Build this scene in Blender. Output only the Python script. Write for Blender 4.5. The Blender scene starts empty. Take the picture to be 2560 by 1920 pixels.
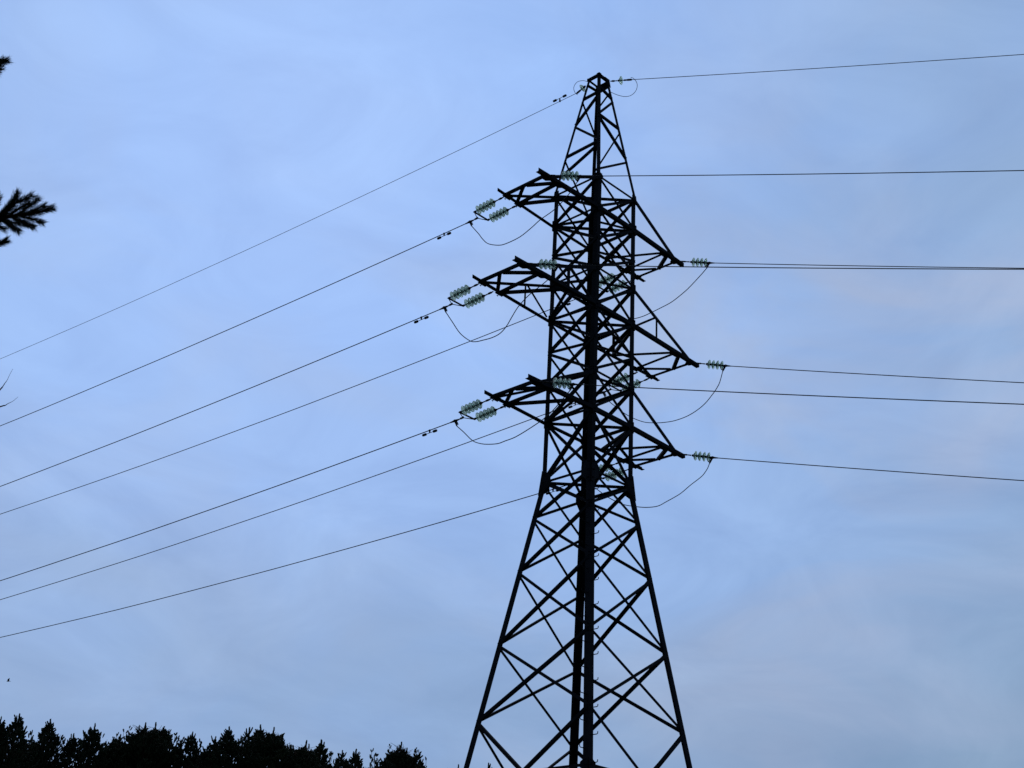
import bpy, bmesh, math, random
import numpy as np
from mathutils import Vector, Matrix

# ------------------------------------------------------------------ scene, camera, sky, sun
scene = bpy.context.scene
COL = scene.collection
cam_data = bpy.data.cameras.new("camera")
cam = bpy.data.objects.new("camera", cam_data)
COL.objects.link(cam)
scene.camera = cam
cam_data.sensor_fit = 'HORIZONTAL'
cam_data.sensor_width = 36.0
cam_data.lens = 49.2
cam_data.clip_start = 0.1
cam_data.clip_end = 3000.0
PITCH, ROLL = 0.448253, 0.0541108
_cp, _sp, _cr, _sr = math.cos(PITCH), math.sin(PITCH), math.cos(ROLL), math.sin(ROLL)
_fw = Vector((0, _cp, _sp)); _up0 = Vector((0, -_sp, _cp)); _rt0 = Vector((1, 0, 0))
_rt = _rt0 * _cr + _up0 * _sr
_up = _up0 * _cr - _rt0 * _sr
_m = Matrix((_rt, _up, -_fw)).transposed().to_4x4()
_m.translation = Vector((0, 0, 1.6))
cam.matrix_world = _m

SUN_ELEV = math.radians(36)
SUN_AZ = math.radians(-12)          # measured from +Y (the way the camera looks) towards +X
world = bpy.data.worlds.new("World")
scene.world = world
world.use_nodes = True
nt = world.node_tree
nt.nodes.clear()
N = lambda t: nt.nodes.new(t)
L = nt.links.new
out = N('ShaderNodeOutputWorld'); bg = N('ShaderNodeBackground'); L(bg.outputs[0], out.inputs[0])
bg.inputs['Strength'].default_value = 0.1
sky = N('ShaderNodeTexSky'); sky.sky_type = 'NISHITA'; sky.sun_disc = False
sky.sun_elevation = SUN_ELEV; sky.sun_rotation = SUN_AZ
sky.air_density = 1.0; sky.dust_density = 1.0; sky.ozone_density = 3.0
tc = N('ShaderNodeTexCoord')
# overcast layer: broad soft banks of cloud over the clear sky
def world_noise(scale, loc, detail, rough, dist=0.0):
    mp = N('ShaderNodeMapping'); L(tc.outputs['Generated'], mp.inputs[0])
    mp.inputs['Scale'].default_value = scale; mp.inputs['Location'].default_value = loc
    mp.inputs['Rotation'].default_value = (0.0, math.radians(24), 0.0)
    n = N('ShaderNodeTexNoise'); L(mp.outputs[0], n.inputs['Vector'])
    n.inputs['Scale'].default_value = 1.0; n.inputs['Detail'].default_value = detail
    n.inputs['Roughness'].default_value = rough; n.inputs['Distortion'].default_value = dist
    return n.outputs['Fac']
def ramp(fac, stops):
    r = N('ShaderNodeValToRGB'); L(fac, r.inputs[0])
    e = r.color_ramp.elements
    e[0].position, e[0].color = stops[0][0], (*stops[0][1], 1)
    e[1].position, e[1].color = stops[-1][0], (*stops[-1][1], 1)
    for p, c in stops[1:-1]:
        k = e.new(p); k.color = (*c, 1)
    return r.outputs[0]
def mixc(a, b, fac, mode='MIX'):
    m = N('ShaderNodeMix'); m.data_type = 'RGBA'; m.blend_type = mode
    for sock, v in ((m.inputs[6], a), (m.inputs[7], b), (m.inputs[0], fac)):
        if hasattr(v, 'is_linked'): L(v, sock)
        elif isinstance(v, tuple): sock.default_value = (*v, 1)
        else: sock.default_value = v
    return m.outputs[2]
n1 = world_noise((2.6, 2.6, 6.0), (0.55, 0.2, 0.1), 5.0, 0.5, 0.5)
n2 = world_noise((6.5, 6.5, 13.0), (1.7, 0.4, 0.9), 8.0, 0.58, 1.0)
n3 = world_noise((4.6, 4.6, 9.0), (4.2, 2.4, 3.3), 5.0, 0.5, 0.8)
# brightest where the veiled sun stands, duller away from it
dt = N('ShaderNodeVectorMath'); dt.operation = 'DOT_PRODUCT'; L(tc.outputs['Generated'], dt.inputs[0])
dt.inputs[1].default_value = (math.sin(SUN_AZ) * math.cos(SUN_ELEV), math.cos(SUN_AZ) * math.cos(SUN_ELEV), math.sin(SUN_ELEV))
ad = N('ShaderNodeMath'); ad.operation = 'MULTIPLY_ADD'; L(n1, ad.inputs[0]); ad.inputs[1].default_value = 0.22; L(dt.outputs['Value'], ad.inputs[2])
mr = N('ShaderNodeMapRange'); L(ad.outputs[0], mr.inputs['Value'])
mr.inputs['From Min'].default_value = 0.89; mr.inputs['From Max'].default_value = 1.125
cloud = ramp(mr.outputs[0], [(0.0, (2.85, 4.15, 6.25)), (0.45, (2.98, 4.5, 7.4)), (0.8, (3.15, 4.95, 8.8)), (1.0, (3.2, 5.2, 9.55))])
veil = ramp(n3, [(0.44, (0, 0, 0)), (0.66, (0.95, 0.95, 0.95))])
vs_ = N('ShaderNodeSeparateXYZ'); L(tc.outputs['Generated'], vs_.inputs[0])
vr = N('ShaderNodeMapRange'); L(vs_.outputs['X'], vr.inputs['Value']); vr.interpolation_type = 'SMOOTHSTEP'
vr.inputs['From Min'].default_value = -0.12; vr.inputs['From Max'].default_value = 0.22; vr.inputs['To Min'].default_value = 0.3
vk = N('ShaderNodeMath'); vk.operation = 'MULTIPLY'; L(veil, vk.inputs[0]); L(vr.outputs[0], vk.inputs[1])
vz = N('ShaderNodeMapRange'); L(vs_.outputs['Z'], vz.inputs['Value']); vz.interpolation_type = 'SMOOTHSTEP'
vz.inputs['From Min'].default_value = 0.46; vz.inputs['From Max'].default_value = 0.62; vz.inputs['To Min'].default_value = 1.0; vz.inputs['To Max'].default_value = 0.3
v2 = N('ShaderNodeMath'); v2.operation = 'MULTIPLY'; L(vk.outputs[0], v2.inputs[0]); L(vz.outputs[0], v2.inputs[1])
cloud = mixc(cloud, (3.85, 4.85, 7.1), v2.outputs[0])
fine = ramp(n2, [(0.25, (0.86, 0.88, 0.91)), (0.75, (1.10, 1.085, 1.05))])
cloud = mixc(cloud, fine, 1.0, 'MULTIPLY')
hz = N('ShaderNodeSeparateXYZ'); L(tc.outputs['Generated'], hz.inputs[0])
ha = N('ShaderNodeMath'); ha.operation = 'MULTIPLY_ADD'; L(n2, ha.inputs[0]); ha.inputs[1].default_value = 0.12; L(hz.outputs['Z'], ha.inputs[2])
hr = N('ShaderNodeMapRange'); L(ha.outputs[0], hr.inputs['Value']); hr.interpolation_type = 'SMOOTHSTEP'
hr.inputs['From Min'].default_value = 0.20; hr.inputs['From Max'].default_value = 0.46
low = ramp(hr.outputs[0], [(0.0, (0.80, 0.825, 0.835)), (1.0, (1.0, 1.0, 1.0))])
cloud = mixc(cloud, low, 1.0, 'MULTIPLY')
# the sky behind the camera is dull
sep = N('ShaderNodeSeparateXYZ'); L(tc.outputs['Generated'], sep.inputs[0])
mb_ = N('ShaderNodeMapRange'); L(sep.outputs['Y'], mb_.inputs['Value'])
mb_.inputs['From Min'].default_value = -0.6; mb_.inputs['From Max'].default_value = 0.6
mb_.inputs['To Min'].default_value = 0.2; mb_.inputs['To Max'].default_value = 1.0
mb_.interpolation_type = 'SMOOTHSTEP'
vm = N('ShaderNodeVectorMath'); vm.operation = 'SCALE'; L(cloud, vm.inputs[0]); L(mb_.outputs[0], vm.inputs['Scale'])
col = mixc(sky.outputs[0], vm.outputs[0], 0.95)
L(col, bg.inputs['Color'])


sun_data = bpy.data.lights.new("sun", 'SUN')
sun = bpy.data.objects.new("sun", sun_data)
COL.objects.link(sun)
sun_data.energy = 0.5
sun_data.angle = math.radians(60)
sun_data.color = (1.0, 0.93, 0.84)
_sd = Vector((math.sin(SUN_AZ) * math.cos(SUN_ELEV), math.cos(SUN_AZ) * math.cos(SUN_ELEV), math.sin(SUN_ELEV)))
sun.rotation_euler = _sd.to_track_quat('Z', 'Y').to_euler()
sun.location = _sd * 200

vs = scene.view_settings
vs.view_transform = 'Standard'; vs.look = 'None'; vs.exposure = 0.0; vs.gamma = 1.0; vs.use_curve_mapping = False
scene.cycles.max_bounces = 10
scene.cycles.transmission_bounces = 10

# ------------------------------------------------------------------ measured geometry (metres; tower frame: x along the arms, y across, z up from the ground)
Z = {'n4': 8.642, 'n3': 10.508, 'n2': 12.36, 'n1': 13.788, 'k': 14.77, 'a1': 16.422, 'b1': 17.501, 'a2': 19.422, 'b2': 20.536, 'a3': 22.403, 'b3': 23.407, 't': 27.456, 'n5': 7.315, 'n0': 0.0, 'm1': 18.438, 'm2': 21.415}
H = {'n4': 1.703, 'n3': 1.432, 'n2': 1.1628, 'n1': 0.9555, 'k': 0.8128, 'a1': 0.814, 'b1': 0.8148, 'a2': 0.8163, 'b2': 0.8171, 'a3': 0.8185, 'b3': 0.8193, 't': 0.2132, 'n5': 1.8958, 'n0': 3.0435, 'm1': 0.8155, 'm2': 0.8178}
ARM_LEN = {3: 2.792, 2: 3.482, 1: 2.804}
ARM_HALF = 0.7452
SPAN_LEFT = {'g': [[-0.249, 0.581, 27.191], [-0.508, 2.423, 27.003], [-0.821, 4.651, 26.786], [-1.239, 7.622, 26.513], [-1.761, 11.336, 26.199], [-2.283, 15.049, 25.915], [-3.326, 22.476, 25.437], [-4.892, 33.617, 24.945], [-6.458, 44.757, 24.723], [-8.545, 59.611, 24.848], [-10.633, 74.465, 25.452], [-12.721, 89.319, 26.536], [-14.808, 104.173, 28.1]], '3L': [[-2.725, 2.141, 22.133], [-2.842, 2.973, 22.046], [-3.155, 5.201, 21.82], [-3.573, 8.172, 21.534], [-4.095, 11.886, 21.205], [-4.617, 15.599, 20.906], [-5.661, 23.026, 20.397], [-7.226, 34.167, 19.858], [-8.792, 45.307, 19.59], [-10.88, 60.161, 19.652], [-12.967, 75.015, 20.195], [-15.055, 89.869, 21.217], [-17.142, 104.723, 22.719]], '2L': [[-3.416, 2.141, 19.153], [-3.533, 2.973, 19.066], [-3.846, 5.201, 18.84], [-4.263, 8.172, 18.557], [-4.785, 11.886, 18.229], [-5.307, 15.599, 17.931], [-6.351, 23.026, 17.426], [-7.917, 34.167, 16.893], [-9.482, 45.307, 16.63], [-11.57, 60.161, 16.699], [-13.658, 75.015, 17.248], [-15.745, 89.869, 18.277], [-17.833, 104.723, 19.786]], '3R': [[2.333, 2.141, 22.133], [2.216, 2.973, 22.045], [1.903, 5.201, 21.817], [1.485, 8.172, 21.53], [0.963, 11.886, 21.198], [0.442, 15.599, 20.897], [-0.602, 23.026, 20.383], [-2.168, 34.167, 19.838], [-3.734, 45.307, 19.564], [-5.821, 60.161, 19.617], [-7.909, 75.015, 20.15], [-9.996, 89.869, 21.164], [-12.084, 104.723, 22.657]], '1L': [[-2.738, 2.141, 16.151], [-2.855, 2.973, 16.062], [-3.168, 5.201, 15.834], [-3.586, 8.172, 15.545], [-4.108, 11.886, 15.212], [-4.63, 15.599, 14.908], [-5.673, 23.026, 14.392], [-7.239, 34.167, 13.842], [-8.805, 45.307, 13.562], [-10.892, 60.161, 13.608], [-12.98, 75.015, 14.135], [-15.068, 89.869, 15.141], [-17.155, 104.723, 16.628]], '2R': [[3.023, 2.141, 19.133], [2.906, 2.973, 19.034], [2.593, 5.201, 18.777], [2.176, 8.172, 18.452], [1.654, 11.886, 18.071], [1.132, 15.599, 17.721], [0.088, 23.026, 17.111], [-1.478, 34.167, 16.42], [-3.043, 45.307, 15.999], [-5.131, 60.161, 15.858], [-7.218, 75.015, 16.197], [-9.306, 89.869, 17.017], [-11.394, 104.723, 18.316]], '1R': [[2.346, 2.141, 16.187], [2.229, 2.973, 16.12], [1.916, 5.201, 15.949], [1.498, 8.172, 15.737], [0.976, 11.886, 15.5], [0.454, 15.599, 15.292], [-0.589, 23.026, 14.967], [-2.155, 34.167, 14.705], [-3.721, 45.307, 14.712], [-5.808, 60.161, 15.142], [-7.896, 75.015, 16.052], [-9.984, 89.869, 17.442], [-12.071, 104.723, 19.313]]}
SPAN_RIGHT = {'g': [[0.468, -0.837, 27.386], [1.074, -2.266, 27.142], [1.953, -4.337, 26.794], [3.125, -7.099, 26.344], [4.591, -10.551, 25.801], [6.056, -14.003, 25.281], [8.986, -20.906, 24.308], [13.382, -31.262, 23.017], [17.778, -41.618, 21.928], [23.639, -55.425, 20.792], [29.5, -69.233, 20.016], [35.361, -83.04, 19.599]], '3L': [[-2.428, -1.601, 22.17], [-1.913, -2.816, 21.927], [-1.033, -4.887, 21.518], [0.139, -7.649, 20.986], [1.604, -11.101, 20.342], [3.069, -14.553, 19.719], [6.0, -21.457, 18.543], [10.396, -31.812, 16.946], [14.791, -42.168, 15.552], [20.652, -55.975, 14.008], [26.513, -69.783, 12.824], [32.374, -83.591, 12.0]], '2L': [[-3.119, -1.601, 19.195], [-2.603, -2.816, 18.959], [-1.724, -4.887, 18.565], [-0.552, -7.649, 18.052], [0.914, -11.101, 17.43], [2.379, -14.553, 16.831], [5.309, -21.457, 15.701], [9.705, -31.812, 14.174], [14.101, -42.168, 12.85], [19.962, -55.975, 11.399], [25.823, -69.783, 10.308], [31.684, -83.591, 9.578]], '3R': [[3.155, -1.601, 22.168], [3.671, -2.816, 21.922], [4.55, -4.887, 21.509], [5.722, -7.649, 20.971], [7.187, -11.101, 20.319], [8.653, -14.553, 19.689], [11.583, -21.457, 18.497], [15.979, -31.812, 16.878], [20.375, -42.168, 15.461], [26.236, -55.975, 13.887], [32.096, -69.783, 12.673], [37.957, -83.591, 11.819]], '1L': [[-2.441, -1.601, 16.196], [-1.925, -2.816, 15.964], [-1.046, -4.887, 15.574], [0.126, -7.649, 15.067], [1.591, -11.101, 14.453], [3.057, -14.553, 13.861], [5.987, -21.457, 12.746], [10.383, -31.812, 11.241], [14.778, -42.168, 9.939], [20.639, -55.975, 8.519], [26.5, -69.783, 7.458], [32.361, -83.591, 6.757]], '2R': [[3.845, -1.601, 19.178], [4.361, -2.816, 18.918], [5.24, -4.887, 18.483], [6.413, -7.649, 17.915], [7.878, -11.101, 17.226], [9.343, -14.553, 16.558], [12.273, -21.457, 15.292], [16.669, -31.812, 13.56], [21.065, -42.168, 12.031], [26.926, -55.975, 10.308], [32.787, -69.783, 8.944], [38.648, -83.591, 7.94]], '1R': [[3.168, -1.601, 16.188], [3.684, -2.816, 15.944], [4.563, -4.887, 15.535], [5.735, -7.649, 15.001], [7.2, -11.101, 14.354], [8.665, -14.553, 13.73], [11.596, -21.457, 12.549], [15.992, -31.812, 10.946], [20.387, -42.168, 9.546], [26.248, -55.975, 7.994], [32.109, -69.783, 6.802], [37.97, -83.591, 5.97]]}
JUMPERS = {'3L': [[-2.718, 2.045, 21.925], [-2.697, 1.779, 21.614], [-2.685, 1.637, 21.413], [-2.668, 1.425, 21.188], [-2.64, 1.067, 21.014], [-2.618, 0.791, 20.968], [-2.581, 0.321, 21.013], [-2.55, -0.07, 21.169], [-2.528, -0.341, 21.305], [-2.492, -0.805, 21.455], [-2.459, -1.22, 21.729], [-2.436, -1.508, 21.902]], '2L': [[-3.407, 2.025, 18.917], [-3.39, 1.813, 18.636], [-3.365, 1.505, 18.206], [-3.338, 1.165, 17.899], [-3.322, 0.966, 17.81], [-3.303, 0.726, 17.782], [-3.279, 0.42, 17.767], [-3.259, 0.165, 17.812], [-3.243, -0.034, 17.957], [-3.231, -0.183, 18.157], [-3.216, -0.375, 18.395], [-3.195, -0.638, 18.59], [-3.176, -0.882, 18.708], [-3.146, -1.256, 18.864], [-3.124, -1.539, 19.037]], '1L': [[-2.729, 2.02, 15.946], [-2.712, 1.807, 15.753], [-2.687, 1.496, 15.451], [-2.665, 1.226, 15.308], [-2.645, 0.963, 15.228], [-2.621, 0.659, 15.176], [-2.603, 0.432, 15.192], [-2.579, 0.138, 15.218], [-2.553, -0.193, 15.304], [-2.52, -0.607, 15.442], [-2.506, -0.778, 15.515], [-2.491, -0.972, 15.622], [-2.478, -1.141, 15.749], [-2.449, -1.501, 16.017]], '3R': [[2.334, 2.138, 21.878], [2.416, 1.763, 21.475], [2.485, 1.449, 21.225], [2.547, 1.165, 21.037], [2.609, 0.886, 20.943], [2.658, 0.661, 20.927], [2.713, 0.413, 20.943], [2.777, 0.118, 21.014], [2.831, -0.127, 21.083], [2.901, -0.444, 21.185], [2.97, -0.758, 21.364], [3.023, -0.999, 21.536], [3.097, -1.339, 21.838], [3.135, -1.51, 22.025]], '2R': [[3.04, 2.067, 18.916], [3.074, 1.912, 18.777], [3.113, 1.731, 18.6], [3.175, 1.452, 18.331], [3.241, 1.153, 18.111], [3.311, 0.834, 17.937], [3.375, 0.542, 17.856], [3.438, 0.253, 17.811], [3.517, -0.104, 17.803], [3.61, -0.53, 17.89], [3.698, -0.929, 18.101], [3.76, -1.212, 18.385], [3.791, -1.354, 18.574], [3.808, -1.431, 18.729], [3.827, -1.517, 18.991]], '1R': [[2.387, 1.952, 16.051], [2.421, 1.8, 15.865], [2.48, 1.531, 15.629], [2.538, 1.266, 15.439], [2.605, 0.962, 15.264], [2.689, 0.579, 15.141], [2.759, 0.259, 15.071], [2.827, -0.049, 15.062], [2.878, -0.28, 15.144], [2.935, -0.542, 15.246], [2.975, -0.724, 15.333], [3.032, -0.985, 15.513], [3.081, -1.205, 15.645], [3.109, -1.336, 15.741], [3.135, -1.453, 15.892], [3.152, -1.529, 16.008]]}
LOOP_LEFT = [[-0.22, 0.602, 27.145], [-0.289, 0.628, 27.175], [-0.383, 0.614, 27.264], [-0.424, 0.545, 27.35], [-0.417, 0.441, 27.42], [-0.346, 0.322, 27.443], [-0.274, 0.243, 27.428], [-0.185, 0.166, 27.396]]
LOOP_RIGHT = [[0.437, -0.863, 27.437], [0.501, -0.919, 27.408], [0.608, -0.948, 27.314], [0.676, -0.911, 27.204], [0.699, -0.818, 27.094], [0.663, -0.686, 27.008], [0.566, -0.549, 26.979], [0.423, -0.422, 27.003], [0.278, -0.322, 27.05], [0.181, -0.265, 27.086]]
PEAK = [('F', 26.793, 'L', 26.782), ('F', 26.717, 'L', 25.845), ('L', 25.793, 'F', 24.807), ('F', 24.764, 'L', 24.725), ('F', 24.649, 'L', 24.002), ('L', 26.703, 'B', 25.931), ('L', 24.625, 'B', 23.277), ('L', 27.284, 'B', 27.328), ('R', 27.121, 'B', 26.74), ('R', 25.702, 'B', 24.821), ('F', 25.844, 'R', 26.749), ('F', 25.844, 'R', 25.815), ('F', 25.77, 'R', 24.789), ('F', 23.636, 'R', 24.666), ('R', 26.864, 'F', 27.023)]
PINE_TWIGS = [[[-4.3507, 7.75, 5.9677], [-3.7101, 7.6, 6.0641], [-3.2468, 7.5, 6.1602], [-3.0963, 7.48, 6.1865], [-3.0019, 7.47, 6.2038], [-2.929, 7.46, 6.2285]], [[-3.2703, 7.5, 6.1528], [-3.2344, 7.55, 6.2701], [-3.2158, 7.56, 6.3377], [-3.2071, 7.57, 6.393]], [[-3.2351, 7.5, 6.1639], [-3.1657, 7.44, 6.2181], [-3.1151, 7.42, 6.2437], [-3.0505, 7.4, 6.2731]], [[-3.1516, 7.5, 6.1839], [-3.1197, 7.55, 6.2774], [-3.099, 7.58, 6.3341], [-3.0867, 7.6, 6.3721]], [[-3.1287, 7.5, 6.1942], [-3.0725, 7.56, 6.2035], [-3.0241, 7.6, 6.2082]], [[-3.2228, 7.5, 6.1647], [-3.1278, 7.42, 6.0618], [-3.0653, 7.38, 6.0061]], [[-3.3172, 7.5, 6.1381], [-3.3362, 7.6, 6.2959], [-3.341, 7.62, 6.3871]], [[-3.3393, 7.5, 6.1249], [-3.3035, 7.6, 6.1637], [-3.2622, 7.63, 6.1643]], [[-3.2005, 7.5, 6.1779], [-3.1311, 7.47, 6.225], [-3.0755, 7.45, 6.2511]], [[-3.2943, 7.5, 6.1483], [-3.2102, 7.45, 6.1776], [-3.178, 7.43, 6.2197], [-3.1415, 7.42, 6.2509]], [[-3.0804, 7.5, 6.2032], [-3.0132, 7.45, 6.2137], [-2.9648, 7.43, 6.2245]], [[-3.1746, 7.5, 6.1736], [-3.0682, 7.44, 6.1043], [-2.9925, 7.4, 6.0549]], [[-3.282, 7.5, 6.1491], [-3.2043, 7.53, 6.1525], [-3.1112, 7.55, 6.1592]], [[-3.9892, 7.7, 5.8149], [-3.48, 7.6, 5.9326], [-3.2771, 7.5, 5.9487], [-3.2098, 7.5, 5.9818], [-3.1791, 7.5, 6.0011]], [[-4.5938, 7.8, 7.2414], [-3.8351, 7.6, 7.3038], [-3.5413, 7.5, 7.3239], [-3.4841, 7.5, 7.3542], [-3.4561, 7.5, 7.3726]], [[-3.5907, 7.5, 7.3074], [-3.5388, 7.55, 7.301], [-3.517, 7.58, 7.3692]], [[-3.5893, 7.5, 7.3009], [-3.5441, 7.55, 7.39], [-3.5214, 7.58, 7.4423]]]
# trunk [-4.843, 8.0, 5.3243] [-5.3638, 8.0, 7.1393]
BARE_TWIGS = [[[-3.5448, 7.3, 4.3545], [-3.1602, 7.2, 4.4794], [-2.9414, 7.1, 4.6416], [-2.8036, 7.0, 4.7637], [-2.7952, 7.0, 4.7764], [-2.7838, 7.0, 4.8063], [-2.7764, 7.0, 4.8239], [-2.7698, 7.0, 4.8562], [-2.7597, 7.0, 4.8938]], [[-3.3927, 7.3, 4.5572], [-3.0234, 7.1, 4.6125], [-2.7822, 7.0, 4.6609], [-2.7578, 7.0, 4.6696], [-2.743, 7.0, 4.6825], [-2.7199, 7.0, 4.6984], [-2.6971, 7.0, 4.7263]]]
# bird [-45.1827, 130.0, 30.7725]

# ------------------------------------------------------------------ materials
def material(name, col, rough=0.6, metal=0.0, spec=0.5, col2=None, scale=6.0, bump=0.0, detail=6.0):
    m = bpy.data.materials.new(name); m.use_nodes = True
    t = m.node_tree; b = t.nodes['Principled BSDF']
    b.inputs['Base Color'].default_value = (*col, 1)
    b.inputs['Roughness'].default_value = rough; b.inputs['Metallic'].default_value = metal
    b.inputs['Specular IOR Level'].default_value = spec
    if col2:
        tcn = t.nodes.new('ShaderNodeTexCoord'); n = t.nodes.new('ShaderNodeTexNoise')
        t.links.new(tcn.outputs['Object'], n.inputs['Vector'])
        n.inputs['Scale'].default_value = scale; n.inputs['Detail'].default_value = detail
        r = t.nodes.new('ShaderNodeValToRGB'); t.links.new(n.outputs['Fac'], r.inputs[0])
        r.color_ramp.elements[0].position = 0.35; r.color_ramp.elements[0].color = (*col, 1)
        r.color_ramp.elements[1].position = 0.68; r.color_ramp.elements[1].color = (*col2, 1)
        t.links.new(r.outputs[0], b.inputs['Base Color'])
        if bump:
            bp = t.nodes.new('ShaderNodeBump'); bp.inputs['Strength'].default_value = bump
            t.links.new(n.outputs['Fac'], bp.inputs['Height']); t.links.new(bp.outputs[0], b.inputs['Normal'])
    return m

STEEL = material("backlit_dark_steel", (0.004, 0.007, 0.014), 0.75, 0.0, 0.06, (0.011, 0.015, 0.022), 5.0)  # backlit silhouette put into the base colour, far darker than the grey steel
FITTING = material("dark_galvanised_fitting", (0.016, 0.018, 0.022), 0.6, 0.0, 0.25, (0.026, 0.027, 0.03), 30.0)
WIRE = material("weathered_aluminium_strand", (0.018, 0.021, 0.03), 0.6, 0.0, 0.2, (0.03, 0.033, 0.04), 40.0)
CONCRETE = material("concrete", (0.28, 0.27, 0.25), 0.9, 0.0, 0.3, (0.38, 0.37, 0.35), 12.0, 0.3)
NEEDLE = material("pine_needle", (0.012, 0.024, 0.012), 0.75, 0.0, 0.15, (0.026, 0.042, 0.018), 1.2)
LEAFY = material("dark_leaf", (0.016, 0.026, 0.012), 0.75, 0.0, 0.15, (0.03, 0.045, 0.018), 1.4)
BARK = material("pine_bark", (0.045, 0.03, 0.022), 0.9, 0.0, 0.2, (0.09, 0.055, 0.035), 14.0, 0.5)
TWIGBARK = material("bare_twig_bark", (0.05, 0.04, 0.035), 0.8, 0.0, 0.2, (0.09, 0.075, 0.065), 20.0)
FEATHER = material("dark_feather", (0.012, 0.012, 0.014), 0.7, 0.0, 0.2, (0.03, 0.03, 0.032), 30.0)
GROUND = material("dry_grass_ground", (0.035, 0.045, 0.018), 0.95, 0.0, 0.2, (0.085, 0.075, 0.04), 0.35, 0.4, 12.0)
def glass_material():
    m = bpy.data.materials.new("green_tempered_glass"); m.use_nodes = True
    t = m.node_tree; b = t.nodes['Principled BSDF']
    tcn = t.nodes.new('ShaderNodeTexCoord'); n = t.nodes.new('ShaderNodeTexNoise')
    t.links.new(tcn.outputs['Object'], n.inputs['Vector']); n.inputs['Scale'].default_value = 14.0
    r = t.nodes.new('ShaderNodeValToRGB'); t.links.new(n.outputs['Fac'], r.inputs[0])
    r.color_ramp.elements[0].color = (0.50, 0.66, 0.60, 1); r.color_ramp.elements[1].color = (0.66, 0.80, 0.74, 1)
    t.links.new(r.outputs[0], b.inputs['Base Color'])
    b.inputs['Roughness'].default_value = 0.12
    b.inputs['IOR'].default_value = 1.45
    b.inputs['Transmission Weight'].default_value = 1.0
    tl = t.nodes.new('ShaderNodeBsdfTranslucent'); t.links.new(r.outputs[0], tl.inputs['Color'])
    tp = t.nodes.new('ShaderNodeBsdfTransparent'); tp.inputs['Color'].default_value = (0.80, 0.90, 0.85, 1)
    mx = t.nodes.new('ShaderNodeMixShader'); mx.inputs[0].default_value = 0.38
    t.links.new(b.outputs[0], mx.inputs[1]); t.links.new(tl.outputs[0], mx.inputs[2])
    m2 = t.nodes.new('ShaderNodeMixShader'); m2.inputs[0].default_value = 0.30
    t.links.new(mx.outputs[0], m2.inputs[1]); t.links.new(tp.outputs[0], m2.inputs[2]); t.links.new(m2.outputs[0], t.nodes['Material Output'].inputs['Surface'])
    return m
GLASS = glass_material()

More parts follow.
